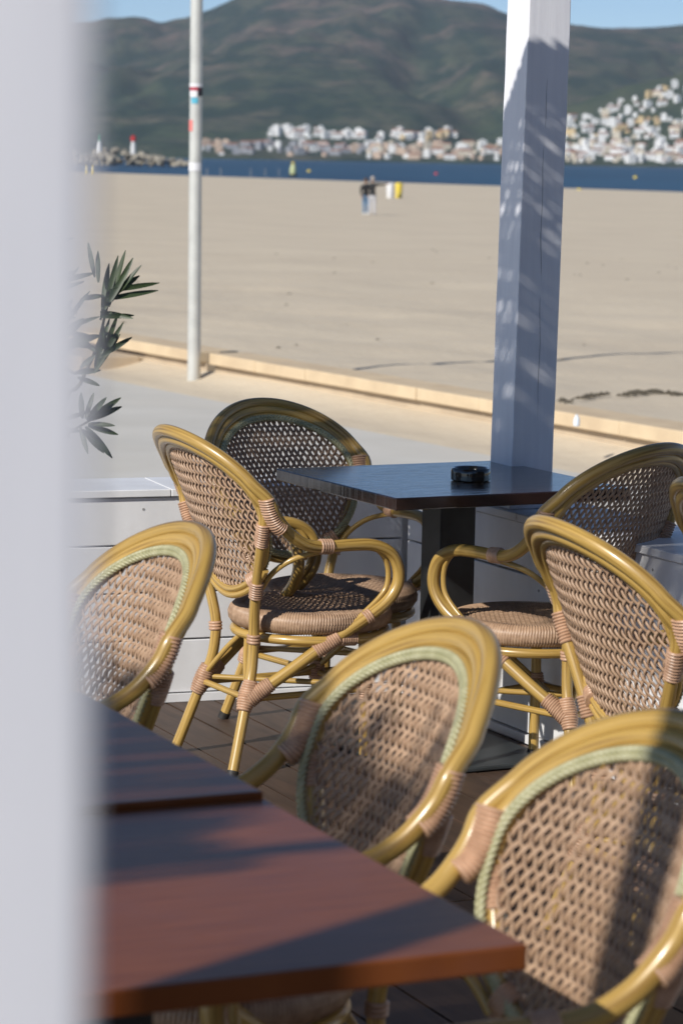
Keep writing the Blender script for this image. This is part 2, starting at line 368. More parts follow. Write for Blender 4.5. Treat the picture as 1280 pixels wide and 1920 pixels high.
    # seat
    mb = MB(); mb.lathe([(0.02, 0.362), (0.190, 0.362), (0.196, 0.38), (0.188, 0.402), (0.01, 0.400)], 48, (0, 0.03, 0)); st = mb.build('seat', M['seat_in'], root)
    seat_weave().build('seat_weave', M['wicker'], st, sharp=None)
    def bar(name, a, b, r): mb = MB(); mb.tube([a, b], r, 10); return mb.build(name, M['bamboo'], root)
    k4 = lambda s: (s * K4[0], K4[1], K4[2]); fj = lambda s: (s * FJ[0], FJ[1], FJ[2])
    bar('stretcher', (-K4[0], K4[1], 0.199), (K4[0], K4[1], 0.199), 0.0085)
    bar('stretcher', (-FJ[0], FJ[1], 0.199), (FJ[0], FJ[1], 0.199), 0.0085)
    for s in (1, -1):
        bar('stretcher', (s * K4[0], K4[1], 0.197), (s * FJ[0], FJ[1], 0.199), 0.0088)
        bar('cross_brace', (s * K4[0], K4[1], 0.212), (-s * FJ[0], FJ[1], 0.214 + 0.004 * s), 0.0075)
    for y0, yt in ((K4[1], -0.168), (FJ[1], 0.215)):
        mb = MB(); mb.tube(cr([(-K4[0] + 0.006, y0, 0.215), (-0.06, y0 + (yt - y0) * .6, 0.295), (-0.022, yt, 0.335), (0, yt, 0.343), (0.022, yt, 0.335), (0.06, y0 + (yt - y0) * .6, 0.295), (K4[0] - 0.006, y0, 0.215)], 5), 0.0072, 10)
        mb.build('vee_brace', M['bamboo'], root)
    return root

CH = [  # x, y, heading of the sitter, label
 (-0.1048, 7.2531, 28.5, 'sunlit rattan armchair seen from behind left of the dark table, its arm loop fully visible'),
 (-0.020, 7.61, -55.0, 'shaded dark rattan armchair in the white wall corner behind the dark table'),
 (0.521, 7.1253, 134.9, 'rattan armchair right of the dark table, arm loop against the black pedestal'),
 (0.7595, 5.5192, 23.9, 'large rattan armchair seen from behind at the right, three nested tubes round its back'),
 (-0.6217, 5.0072, -154.2, 'rattan armchair partly hidden by the blurred white post, its woven front in full sun'),
 (-0.1563, 3.9678, -156.6, 'rattan armchair in the middle at the red brown table, woven front dappled with shade'),
 (0.0948, 3.2701, -155.7, 'rattan armchair in the bottom right corner, woven front crossed by a dark upright shadow band'),
 (1.135, 6.25, 24.0, 'rattan armchair cut off by the right edge, only a sliver of its back tube showing'),
]
proto = make_chair()
for i, (x, y, a, lab) in enumerate(CH):
    o = proto if i == 0 else copy_tree(proto)
    o.location = (x, y, 0); o.rotation_euler = (0, 0, R(a - 90))
    tag(o, lab, 'armchair', 'rattan armchairs on the terrace')

# ------------------------------------------------------------------ tables
def ctable(name, c, ax, w, d, h, th, topmat, label, cat, base=True, group=None, colr=0.053, plate=0.225):
    root = empty(name, (c[0], c[1], 0), ax)
    mb = MB(); mb.box(-w / 2, w / 2, -d / 2, d / 2, h - th, h)
    o = mb.build('table_top', topmat, root, smooth=False); bevel(o, 0.003, 2)
    mb = MB(); mb.box(-colr, colr, -colr, colr, 0.016, h - th - 0.006); p = mb.build('pedestal', M['iron'], root, smooth=False); bevel(p, 0.004)
    mb = MB(); mb.box(-0.16, 0.16, -0.03, 0.03, h - th - 0.006, h - th - 0.001); mb.build('top_bracket', M['iron'], p, smooth=False)
    mb = MB(); mb.box(-plate, plate, -plate, plate, 0.003, 0.015); b = mb.build('base_plate', M['plate'], root, smooth=False); bevel(b, 0.003)
    tag(root, label, cat, group); return root
ctable('pedestal_table', (0.285, 7.3078), R(27.1), 0.69, 0.69, 0.75, 0.032, M['table_dark'], 'dark brown square table with glossy top and black pedestal, ashtray on it', 'table')
e_ = Vector((math.cos(R(24.6)), math.sin(R(24.6)), 0)); g_ = Vector((-e_.y, e_.x, 0))
c0 = Vector((0.211, 2.916, 0))
cB = c0 - e_ * 0.365 + g_ * 0.366; cA = cB + g_ * 0.735
ctable('dining_table', cB, R(24.6), 0.73, 0.730, 0.745, 0.029, M['table_red'], 'nearest red brown wooden table, mostly sunlit, at the bottom of the picture', 'table', group='red brown tables pushed together')
ctable('dining_table', cA, R(24.6), 0.73, 0.730, 0.7535, 0.029, M['table_red'], 'red brown table lying in blue shade behind the sunlit one, slightly higher', 'table', group='red brown tables pushed together')
mb = MB(); p = aty(882, 889, 7.26); p.z = 0.7505
mb.lathe([(0.047, 0), (0.0525, 0.003), (0.0525, 0.022), (0.0515, 0.031), (0.0485, 0.034), (0.044, 0.033), (0.040, 0.026), (0.036, 0.012), (0.002, 0.010)], 40)
at_ = mb.build('ashtray', M['ashtray'], loc=p); tag(at_, 'round black glossy ashtray lying on the dark table', 'ashtray')

# ------------------------------------------------------------------ terrace: deck, walls, posts
dB = Vector((0.416, -0.909, 0)).normalized(); nB = Vector((-dB.y, dB.x, 0))      # boards run along dB
corner = Vector((0.183, 8.202, 0)); dL = Vector((-0.943, -0.332, 0)); dR = Vector((0.428, -0.904, 0)).normalized()
mb = MB(); rs = random.Random(5)
for i in range(-26, 24):
    v0 = i * 0.145; u0 = -0.35 if False else -0.5
    cuts = [u0 + rs.uniform(0, 0.4)] ; cuts = [-0.6]
    while cuts[-1] < 9.0: cuts.append(cuts[-1] + rs.uniform(1.8, 3.0))
    for a, b in zip(cuts[:-1], cuts[1:]):
        # stop the boards under the walls
        def fr(u, v, z, v0=v0):
            q = corner + dB * u + nB * v; return (q.x, q.y, z)
        mid = corner + dB * (a + b) / 2 + nB * (v0 + 0.07)
        rel = mid - corner
        n0 = len(mb.v); dz = rs.uniform(-0.0012, 0.0012); su = rs.uniform(0, 20)
        mb.box(a + 0.002, b - 0.002, v0 + 0.0035, v0 + 0.1415, -0.03, dz, fr)
        for k in range(n0, len(mb.v)): mb.uv[k] = (mb.uv[k][0] + su, mb.uv[k][1] + su * 3)
# keep only boards on the terrace side of both walls
keep = []
nLw = Vector((0.332, -0.943, 0)); nRw = Vector((-dR.y, dR.x, 0)); nRw = nRw if nRw.x < 0 else -nRw
for i in range(0, len(mb.f), 6):
    vs = sorted(set(k for f in mb.f[i:i + 6] for k in f)); cpt = sum((Vector(mb.v[k]) for k in vs), Vector()) / 8 - corner
    if cpt.dot(Vector((nRw.x, nRw.y, 0))) > 0.03: keep += mb.f[i:i + 6]
for k, v in enumerate(mb.v):            # trim ends that would pass the left wall
    q = Vector(v) - corner; t = q.dot(Vector((nLw.x, nLw.y, 0)))
    if t < -0.1: q2 = Vector(v) + dB * ((-0.1 - t) / dB.dot(nLw)); mb.v[k] = (q2.x, q2.y, v[2])
mb.f = keep; mb.mi = [0] * len(keep)
dk = mb.build('deck', M['deck'], smooth=False); tag(dk, kind='structure')
mb = MB(); mb.box(-6, 9.5, -6, 6, -0.12, -0.05, lambda u, v, z: tuple(corner + dB * u + nB * v + Vector((0, 0, z))) if (v < 0.2) else tuple(corner + dB * u + nB * 0.2 + Vector((0, 0, z))))
mb2 = MB()
def dfr(u, v, z):
    q = corner + dB * u + nB * v; return (q.x, q.y, z)
mb2.box(0.15, 9.5, -3.7, 0.15 if False else 0.1, -0.12, -0.05, dfr)
ub = mb2.build('deck_bed', M['rubber'], smooth=False); tag(ub, kind='structure')

def low_wall(name, d, n, L, label, s0=0.0):
    """boarded wall: inner face on the line from the corner along d; n points to the terrace"""
    root = empty(name, corner)
    def fr(u, v, z): q = d * u + n * v; return (q.x, q.y, z)
    T = 0.28
    mb = MB(); zs = [0.026, 0.185, 0.325, 0.465, 0.606]
    for a, b in zip(zs[:-1], zs[1:]): mb.box(s0, L, -0.03, 0.0, a + 0.0025, b - 0.0025, fr)
    o = mb.build('wall_boards', M['white'], root, smooth=False); bevel(o, 0.002, 1)
    u = s0 + 0.22
    while u < min(L, 2.6):
        for a, b in zip(zs[:-1], zs[1:]):
            for t in (0.25, 0.75):
                q = d * u + n * 0.0005; z = a + (b - a) * t; mb = MB(); mb.tube([q + Vector((0, 0, z)) - n * 0.001, q + Vector((0, 0, z)) + n * 0.0008], 0.0038, 8); mb.build('screw', M['steel'], o)
        u += 0.58
    mb = MB(); mb.box(s0 - T + 0.001, L, -T + 0.001, -0.031, -0.5, 0.604, fr); mb.build('wall_core', M['white'], root, smooth=False)
    mb = MB(); mb.box(s0, L, -0.03, 0.010, 0.0015, 0.0245, fr); mb.build('baseboard', M['white'], root, smooth=False)
    mb = MB(); cut = [s0 - T, 0.72, 2.35, L]
    for a, b in zip(cut[:-1], cut[1:]): mb.box(a + 0.0012, b - 0.0012, -T - 0.01, 0.012, 0.607, 0.6285, fr)
    o = mb.build('wall_cap', M['white'], root, smooth=False); bevel(o, 0.002, 1)
    tag(root, label, 'wall'); return root
low_wall('low_wall', dL, nLw, 3.4, 'low white boarded wall with flat cap at the left, behind the rattan armchairs')
wr = low_wall('low_wall', dR, nRw, 5.5, 'low white boarded wall running right from the corner, carrying the square post', s0=0.034)

def post(name, c, w, ang, h, label, lean=(0, 0), z0=0.0, mat_=None, crack=True):
    root = empty(name, (c[0], c[1], z0), ang)
    mb = MB(); seg = 24; rs = random.Random(int(h * 100) + len(label)); vs, fs = [], []
    for i in range(seg + 1):
        z = h * i / seg; j = [rs.uniform(-0.0008, 0.0008) for _ in range(8)]
        for k, (a, b) in enumerate(((0, 0), (w, 0), (w, w), (0, w))): vs.append((a + j[k * 2] + lean[0] * z, b + j[k * 2 + 1] + lean[1] * z, z))
    for i in range(seg):
        for k in range(4): fs.append((i * 4 + k, i * 4 + (k + 1) % 4, i * 4 + 4 + (k + 1) % 4, i * 4 + 4 + k))
    fs += [(3, 2, 1, 0), (seg * 4, seg * 4 + 1, seg * 4 + 2, seg * 4 + 3)]
    mb.add(vs, fs, [((0.3 * v[0] + 0.7 * v[1]), v[2]) for v in vs])
    o = mb.build('timber', M['white_post'], root, smooth=False); bevel(o, 0.003, 2)
    if crack:
        mb = MB(); pts = []
        for i in range(30):
            z = 0.25 + 1.05 * i / 29; pts.append((0.068 + 0.006 * math.sin(z * 5) + 0.0015 * math.sin(z * 31) + lean[0] * z, 0.0002 + lean[1] * z, z))
        mb.tube(pts, [0.0002 + 0.0005 * math.sin(math.pi * i / 29) for i in range(30)], 5); mb.build('drying_crack', M['iron'], root)
    tag(root, label, 'post'); return root
post('timber_post', (0.466, 7.62), 0.13, R(24.3), 2.6, 'square white timber post on the low wall behind the dark table, dappled with shade', (0.012, -0.001), 0.6295)
post('timber_post', (-0.0495 - 0.166, 0.56 - 0.0705), 0.18, R(23), 2.9, 'broad white timber post close to the camera, blurred along the left edge', crack=False)
post('timber_post', (-1.3065, 1.3014), 0.085, R(24.3), 2.9, 'square white timber post standing left of the camera, out of the picture', crack=False)

# reed sunshades overhead (out of frame): they throw the dappled shade
eR = Vector((0.911, 0.412, 0)); gR = Vector((-0.412, 0.911, 0))
def reed(name, rows, z, label, poles, seed):
    root = empty(name, (0, 0, 0)); rs = random.Random(seed); mb = MB()
    def put(E0, E1, G, r, zz):
        a = eR * E0 + gR * G; b = eR * E1 + gR * (G + (rs.uniform(-0.04, 0.04) if wob else 0)); a.z = z + zz; b.z = z + zz
        k = max(2, int((E1 - E0) / 0.11)); mb.tube([a.lerp(b, i / k) + gR * rs.gauss(0, wob) + Vector((0, 0, rs.uniform(-.004, .004))) for i in range(k + 1)], r, 5)
    for (G0, G1, E0, E1, gap, rag, wob) in rows:
        G = G0
        while G < G1:
            r = rs.uniform(0.005, 0.008); put(E0 + rs.uniform(-rag, rag * 0.2) if E0 > -50 else E0, E1 + rs.uniform(-rag, rag), G, r, rs.uniform(-0.012, 0.012)); G += r * 2 * rs.uniform(0.5, 0.5 + gap)
    for (E0, E1, G0, G1, step) in poles.get('cross', ()):          # a second, crossing layer of reeds just above the first
        E = E0
        while E < E1:
            r = rs.uniform(0.006, 0.011); a = eR * E + gR * G0; b = eR * (E + rs.uniform(-.05, .05)) + gR * G1; a.z = b.z = z + 0.03; k = 8
            mb.tube([a.lerp(b, i / k) + eR * rs.gauss(0, 0.006) for i in range(k + 1)], r, 5); E += r * 2 * rs.uniform(0.6, 0.6 + step)
    mb.build('reed_mat', M['reed'], root)
    mb = MB()
    for (E0, E1, G0, G1) in poles['beams']:
        a = eR * E0 + gR * G0; b = eR * E1 + gR * G1; a.z = b.z = z + 0.05; mb.tube([a, b], 0.022, 8)
    mb.build('beam', M['reed'], root)
    for (E, G) in poles['poles']:
        a = eR * E + gR * G; mb = MB(); mb.tube([(a.x, a.y, 0), (a.x, a.y, z + 0.04)], 0.022, 10); mb.build('pole', M['reed'], root)
    tag(root, label, 'sunshade'); return root
reed('reed_sunshade', [(6.20, 6.29, 0.24, 3.0, 0.3, 0.015, 0.0), (5.64, 6.20, 0.24, 1.12, 0.3, 0.015, 0.001), (5.2, 5.64, 0.305, 1.12, 0.3, 0.008, 0.001), (5.32, 6.20, 0.93, 3.0, 1.1, 0.03, 0.006), (5.1, 5.32, 0.93, 3.0, 0.35, 0.03, 0.001), (5.07, 5.2, 0.40, 3.0, 0.3, 0.02, 0.001), (4.82, 5.07, 0.45, 0.72, 0.4, 0.03, 0.002), (4.82, 5.07, 0.99, 3.0, 0.3, 0.03, 0.001), (4.1, 4.82, 0.46, 3.0, 0.3, 0.05, 0.001)], 2.6, 'reed sunshade hung above the dark table, dappling the white post with shade',
     {'cross': [(0.95, 3.0, 5.3, 6.28, 1.25)], 'beams': [(0.36, 6.0, 6.22, 6.22), (0.5, 6.0, 4.3, 4.3)], 'poles': [(5.9, 4.3), (5.9, 6.22)]}, 3)
reed('reed_sunshade', [(1.76, 1.95, -4.0, -1.29, 0.3, 0.02, 0), (1.95, 2.05, -4.0, -1.22, 0.3, 0.05, 0), (2.05, 2.30, -4.0, -1.06, 0.3, 0.03, 0), (2.30, 2.82, -4.0, -0.87, 0.3, 0.03, 0), (2.32, 2.42, -0.9, -0.72, 0.6, 0.06, 0.002), (2.52, 2.78, -0.9, -0.76, 0.7, 0.06, 0.002), (2.82, 3.30, -4.0, -1.05, 0.3, 0.03, 0), (3.3, 3.95, -4.0, -0.93, 0.4, 0.03, 0.001)], 2.6,
     'reed sunshade out of frame to the left, shading the red brown tables', {'beams': [(-4, -1.2, 1.80, 1.80), (-4, -1.0, 3.9, 3.9)], 'poles': [(-3.9, 1.8), (-3.9, 3.9)]}, 4)

# unseen blocks added behind and right of the camera to hold back sky light
def box_thing(name, part, E0, E1, G0, G1, z0, z1, m, label, cat):
    root = empty(name, (0, 0, 0)); mb = MB(); mb.box(E0, E1, G0, G1, z0, z1, lambda u, v, z: (eR.x * u + gR.x * v, eR.y * u + gR.y * v, z)); mb.build(part, m, root, smooth=False); tag(root, label, cat); return root
M['sky_block_brown'] = mat('brown_sky_block', (0.22, 0.17, 0.12), 0.8, (0.15, 0.11, 0.08), 3, 5)
M['sky_block_grey'] = mat('sky_block_grey', (0.24, 0.25, 0.28), 0.8, (0.20, 0.21, 0.235), 2, 5)
box_thing('sky_block_rear', 'wall', -2, 12, -12.0, -7.5, -0.5, 3.8, M['sky_block_grey'], 'unseen grey block added behind the camera to keep sky light off', 'house')
M['sky_block_dark'] = mat('dark_sky_block', (0.13, 0.125, 0.125), 0.6, (0.10, 0.095, 0.095), 2, 4)
box_thing('sky_block_side', 'wall', 3.8, 9, -7.0, 3.0, -0.5, 3.0, M['sky_block_dark'], 'unseen dark block added right of the camera to keep sky light off', 'house')

# ------------------------------------------------------------------ oleander beyond the wall
def px9(x, y, Y=9.0, dy=0.0):
    p = aty(x, y, Y + dy); return p
def oleander():
    root = empty('oleander_bush', aty(60, 860, 9.15) * 1.0); base = root.location.copy(); base.z = -0.5; root.location = base
    rs = random.Random(12); lm, sm = MB(), MB()
    def leaf(a, b, w=0.011, curve=0.10):
        d = b - a; L = d.length; d.normalize()
        side = d.cross(Vector((rs.uniform(-.5, .5), -1, rs.uniform(-.2, .6)))).normalized(); nn = side.cross(d)
        vs, fs = [], []; n = 7
        for i in range(n + 1):
            t = i / n; p = a + d * L * t + Vector((0, 0, -1)) * curve * L * t * t + nn * 0.0
            ww = w * (math.sin(math.pi * min(1, t * 0.93 + 0.06)) ** 0.7) + 0.0006
            vs += [p - side * ww + nn * ww * 0.35, p, p + side * ww + nn * ww * 0.35]
        for i in range(n): fs += [(i * 3, i * 3 + 1, i * 3 + 4, i * 3 + 3), (i * 3 + 1, i * 3 + 2, i * 3 + 5, i * 3 + 4)]
        lm.add([v - base for v in vs], fs)
    P = lambda x, y, j=0.03: aty(x, y, 9.05 + rs.uniform(-j, j))
    L = [((205, 575), (236, 468)), ((210, 565), (250, 480)), ((214, 560), (266, 492)), ((205, 545), (299, 528)), ((196, 562), (297, 544)), ((188, 594), (252, 590)), ((188, 585), (250, 594)),
         ((180, 690), (232, 604)), ((184, 690), (222, 585)), ((190, 668), (248, 630)), ((176, 700), (215, 640)), ((178, 520), (165, 452)), ((185, 530), (184, 468)), ((150, 562), (196, 552)), ((198, 572), (222, 478)),
         ((196, 580), (243, 500)), ((200, 560), (262, 512)), ((192, 585), (205, 490)), ((188, 600), (213, 520)), ((182, 690), (206, 590)), ((178, 690), (196, 610)), ((183, 690), (226, 625)),
         ((165, 790), (227, 741)), ((168, 788), (229, 760)), ((165, 795), (216, 796)), ((165, 798), (222, 812)), ((160, 800), (211, 856)), ((155, 805), (195, 848)), ((160, 785), (176, 736)), ((155, 785), (152, 735)), ((163, 788), (200, 744)), ((150, 800), (165, 850)),
         ((140, 700), (189, 692)), ((145, 708), (187, 722)), ((140, 640), (190, 628)), ((135, 625), (182, 660)), ((150, 690), (180, 665))]
    for a, b in L: leaf(P(*a), P(*b), rs.uniform(0.0075, 0.0110), rs.uniform(0.0, 0.06))
    for (cx, cy, k) in ((90, 560, 22), (60, 700, 22), (110, 640, 18), (20, 600, 22), (100, 790, 18), (30, 800, 20), (60, 480, 18), (-20, 700, 20)):
        for _ in range(k):
            a = rs.uniform(0, 2 * math.pi); r = rs.uniform(60, 105); q = P(cx + rs.uniform(-12, 12), cy + rs.uniform(-30, 30), 0.25)
            leaf(q, q + Vector((math.cos(a) * r / 577 * 0.8, rs.uniform(-.08, .08), (math.sin(a) * 0.6 + 0.4) * r / 577)), rs.uniform(0.007, 0.010), rs.uniform(0.0, 0.25))
    for ctrl in ([(60, 1000), (110, 820), (150, 720), (182, 650), (200, 580), (214, 540)], [(50, 1000), (80, 880), (120, 820), (166, 790)], [(55, 1000), (70, 800), (85, 650), (90, 540)], [(40, 1000), (30, 800), (20, 620)], [(60, 1000), (100, 760), (140, 700), (176, 692)], [(45, 1000), (0, 820), (-20, 700)]):
        q = [aty(x, y, 9.1) - base for x, y in ctrl]; q[0].z = 0; q = cr(q, 4)
        sm.tube(q, [0.009 * (1 - 0.7 * i / len(q)) for i in range(len(q))], 7)
    lm.build('leaves', M['leaf'], root, smooth=True, sharp=None); sm.build('stem', M['stem'], root)
    tag(root, 'oleander bush with long dark pointed leaves beside the blurred white post, beyond the wall', 'bush')
oleander()

# ------------------------------------------------------------------ ground: pavement, kerb, sand, sea
P0 = Vector((-1.251, 25.629, 0)); dC = Vector((0.4685, -0.8835, 0)); nC = Vector((0.8835, 0.4685, 0))   # kerb line, nC towards the sea
def cfr(u, v, z): q = P0 + dC * u + nC * v; return (q.x, q.y, z)
mb = MB(); mb.add([cfr(-120, 0.06, -0.5), cfr(-120, -90, -0.5), cfr(90, -90, -0.5), cfr(90, 0.06, -0.5)], [(0, 1, 2, 3)]); o = mb.build('pavement', M['pave'], smooth=False); tag(o, kind='structure')
def kerb(name, u0, u1, label, blocks):
    root = empty(name, (0, 0, 0)); rs = random.Random(int(u1 * 7))
    mb = MB(); mb.box(u0, u1, 0.07, 0.33, -0.52, -0.326, cfr); mb.build('kerb_wall', M['curbwall'], root, smooth=False)
    mb = MB(); u = u0
    while u < u1 - 0.01:
        l = min(blocks, u1 - u); n0 = len(mb.v); mb.box(u + 0.003, u + l - 0.003, 0.0 + rs.uniform(-.004, .004), 0.40, -0.325, -0.222 + rs.uniform(-.003, .003), cfr); u += l
    o = mb.build('coping', M['coping'], root, smooth=False); bevel(o, 0.008, 2)
    tag(root, label, 'kerb'); return root
kerb('kerb_wall', -0.02, 60, 'pale stone kerb wall with coping running right from the grey lamp post, edging the sand', 0.98)
kerb('kerb_wall', -70, -0.20, 'pale stone kerb wall with coping left of the grey lamp post, behind the oleander leaves', 0.98)
# drift of sand in front of the left kerb
def grid(mb, us, vs_, f):
    o = [f(u, v) for v in vs_ for u in us]; n = len(us)
    mb.add(o, [(j * n + i, j * n + i + 1, (j + 1) * n + i + 1, (j + 1) * n + i) for j in range(len(vs_) - 1) for i in range(n - 1)])
mb = MB()
def drift(u, v):
    h = max(0.0, 1 + v / 0.5) ; w = 0.5 + 0.5 * mnoise.noise(Vector((u * 0.35, v * 0.8, 3))); z = -0.496 + 0.085 * h * h * (0.45 + 0.8 * w)
    if v <= -0.9: z = -0.52
    return cfr(u, v, z)
grid(mb, [-40 + 0.4 * i for i in range(240)], [-0.9, -0.7, -0.5, -0.35, -0.2, -0.08, 0.069], drift)
o = mb.build('sand_drift', M['sand']); tag(o, kind='structure')
mb = MB()
for u0, u1, z1 in ((-6.2, -1.62, -0.36),): mb.box(u0, u1, -0.62, 0.02, -0.51, z1, cfr)
o = mb.build('stone_ledge', M['curbwall'], smooth=False); bevel(o, 0.015, 2); tag(o, 'low sandy stone ledge at the foot of the kerb, left of the lamp post', 'ledge')

prof = [(0.38, -0.245), (1.6, -0.46), (10, -0.58), (50, -0.97), (90, -1.25), (150, -1.58), (196, -1.81), (280, -2.6), (420, -4.5)]
def sandz(s):
    for (a, za), (b, zb) in zip(prof[:-1], prof[1:]):
        if s <= b: t = (s - a) / (b - a); return za + (zb - za) * t
    return -4.5
mb = MB()
us = [-1500, -900, -600, -420] + [-340 + 8 * i for i in range(38)] + [-36 + 0.3 * i for i in range(200)] + [26, 30, 40, 60, 100, 180, 400, 900]
vs_ = [0.38 + 0.22 * i for i in range(50)] + [11.8, 12.5, 13.3, 14.2, 15.2, 16.2, 17.5, 19, 22, 26, 30, 36, 43, 50, 60, 75, 90, 110, 130, 150, 170, 190, 196, 205, 230, 280, 420]
def sandf(u, v):
    a = min(1, max(0, (v - 0.5) / 2)); fo = max(0.0, mnoise.noise(Vector((u * 2.6, v * 2.6, 2)))) if v < 30 else 0; z = sandz(v) + a * (0.060 * mnoise.noise(Vector((u * 0.40, v * 0.55, 0))) + 0.022 * mnoise.noise(Vector((u * 1.3, v * 1.3, 5))) - 0.03 * fo) * (1 if v < 190 else 0)
    return cfr(u, v + (6 * mnoise.noise(Vector((u * 0.012, 0, 9))) if v >= 190 else 0), z)
grid(mb, us, vs_, sandf); o = mb.build('beach_sand', M['sand']); tag(o, kind='structure')
# thin dark strands scattered in a line on the sand
mb = MB(); rs = random.Random(2)
for k in range(70):
    t = rs.random(); x = 1045 + 235 * t; y = 752 - 14 * min(1, t / 0.55) + rs.gauss(0, 1.6) + (3 * math.sin(t * 14))
    if 0.40 < t < 0.52 and rs.random() < 0.8: continue
    zz = -0.5
    for _ in range(12): c = atz(x, y, zz); zz = sandz((c - P0).dot(nC))
    c.z = zz + 0.008
    r = rs.uniform(0.012, 0.05) * (1.3 if t > 0.55 else 0.7); a = rs.uniform(0, 6)
    mb.tube([c + Vector((-r * 1.6, 0, -0.006)), c + Vector((0, rs.uniform(-.02, .02), 0.006)), c + Vector((r * 1.6, 0, -0.006))], [0.004, 0.012, 0.004], 5)
o = mb.build('dark_strands', M['dark_brown']); tag(o, kind='stuff')
mb = MB(); rs = random.Random(8)
for k in range(260):
    v = rs.uniform(1, 60) ; u = rs.uniform(-40, 12); c = Vector(cfr(u, v, sandz(v) + 0.012)); r = rs.uniform(0.012, 0.035) * (1 + v / 40)
    mb.tube([c + Vector((-r, 0, -0.012)), c, c + Vector((r, rs.uniform(-r, r), -0.012))], [0.003, 0.010, 0.003], 5)
o = mb.build('beach_litter', M['dark_brown']); tag(o, kind='stuff')

sea_m = mat('sea_water', (0.010, 0.052, 0.095), 0.40, (0.005, 0.030, 0.058), 0.02, 5, (0.35, 0.65), stretch=(1, 0.15, 1), bump=0.8, bscale=0.5, bdist=0.6, spec=0.25)
mb = MB(); q = [cfr(-6000, 194, -1.8), cfr(-9000, 9000, -1.8), cfr(9000, 9000, -1.8), cfr(3000, 194, -1.8)]
mb.add(q, [(0, 1, 2, 3)]); o = mb.build('sea', sea_m, smooth=False); tag(o, kind='structure')
mb = MB(); mb.add([(-12000, -3000, -6), (12000, -3000, -6), (12000, 14000, -6), (-12000, 14000, -6)], [(0, 1, 2, 3)]); o = mb.build('ground', M['sand'], smooth=False); tag(o, kind='structure')

# ------------------------------------------------------------------ lamp post with stickers, small things near the kerb
def lamp_post():
    root = empty('lamp_post', (-1.385, 25.55, -0.5)); mb = MB()
    lean = -0.005
    mb.tube([(lean * z, 0, z) for z in (0, 0.5, 2, 4, 6.5)], [0.062, 0.060, 0.058, 0.056, 0.048], 20); mb.build('pole', M['lamp'], root)
    mb = MB(); mb.tube(cr([(-0.03, 0, 6.5), (-0.03, -0.05, 6.7), (-0.03, -0.35, 6.85), (-0.03, -0.7, 6.86)], 4), 0.03, 10); a = mb.build('lamp_arm', M['lamp'], root)
    mb = MB(); mb.box(-0.13, 0.07, -1.15, -0.65, 6.80, 6.90); bevel(mb.build('lamp_head', M['lamp'], a, smooth=False), 0.02)
    def band(y0, y1, a0, a1, m):
        z0, z1 = [aty(365, y, 25.5).z + 0.5 for y in (y1, y0)]; mb = MB(); n = 8; vs, fs = [], []
        for i in range(n + 1):
            a = R(a0 + (a1 - a0) * i / n)
            for z in (z0, z1):
                rr = 0.0615 - 0.0009 * z + 0.0025; vs.append((lean * z + rr * math.sin(a), -rr * math.cos(a), z))
        for i in range(n): fs.append((i * 2, i * 2 + 2, i * 2 + 3, i * 2 + 1))
        mb.add(vs, fs); mb.build('sticker', m, root, sharp=None)
    band(156, 163, -70, 80, M['sticker_white']); band(163, 170, -60, 60, M['sticker_red']); band(163, 180, 20, 80, M['sticker_black']); band(170, 182, -60, 15, M['sticker_white']); band(183, 194, -40, 20, M['sticker_blue'])
    band(225, 246, -85, -25, M['sticker_pink']); band(305, 320, -75, 60, M['sticker_white'])
    tag(root, 'tall grey metal lamp post with small stickers, standing at the kerb', 'lamp post')
lamp_post()
mb = MB(); p = atz(1080, 799, -0.222); mb.lathe([(0.018, 0), (0.022, 0.004), (0.022, 0.045), (0.017, 0.06), (0.009, 0.07), (0.010, 0.08)], 16); o = mb.build('plastic_bottle', M['bottle'], loc=p); tag(o, 'small pale plastic bottle standing on the stone coping right of the white post', 'bottle')

# bins and people on the beach
def on_sand(px, py):
    z = -0.5
    for _ in range(30):
        p = atz(px, py, z); z = sandz((p - P0).dot(nC))
    return atz(px, py, z)
for px, m, nm in ((731, 'wht', 'white'), (747, 'yellow', 'yellow')):
    p = on_sand(px, 371.5); root = empty('beach_bin', p)
    mb = MB(); mb.lathe([(0.24, 0.0), (0.25, 0.02), (0.28, 1.0), (0.26, 1.02)], 20); b = mb.build('bin_body', M[m], root)
    mb = MB(); mb.lathe([(0.29, 1.0), (0.30, 1.03), (0.27, 1.12), (0.1, 1.17)], 20); mb.build('lid', M[m], root)
    mb = MB(); mb.lathe([(0.255, 0.30), (0.262, 0.31), (0.264, 0.33), (0.26, 0.34)], 20); mb.build('hoop', M['steel'], b)
    tag(root, nm + ' upright beach bin on the sand near the two people', 'bin', 'bins on the beach')

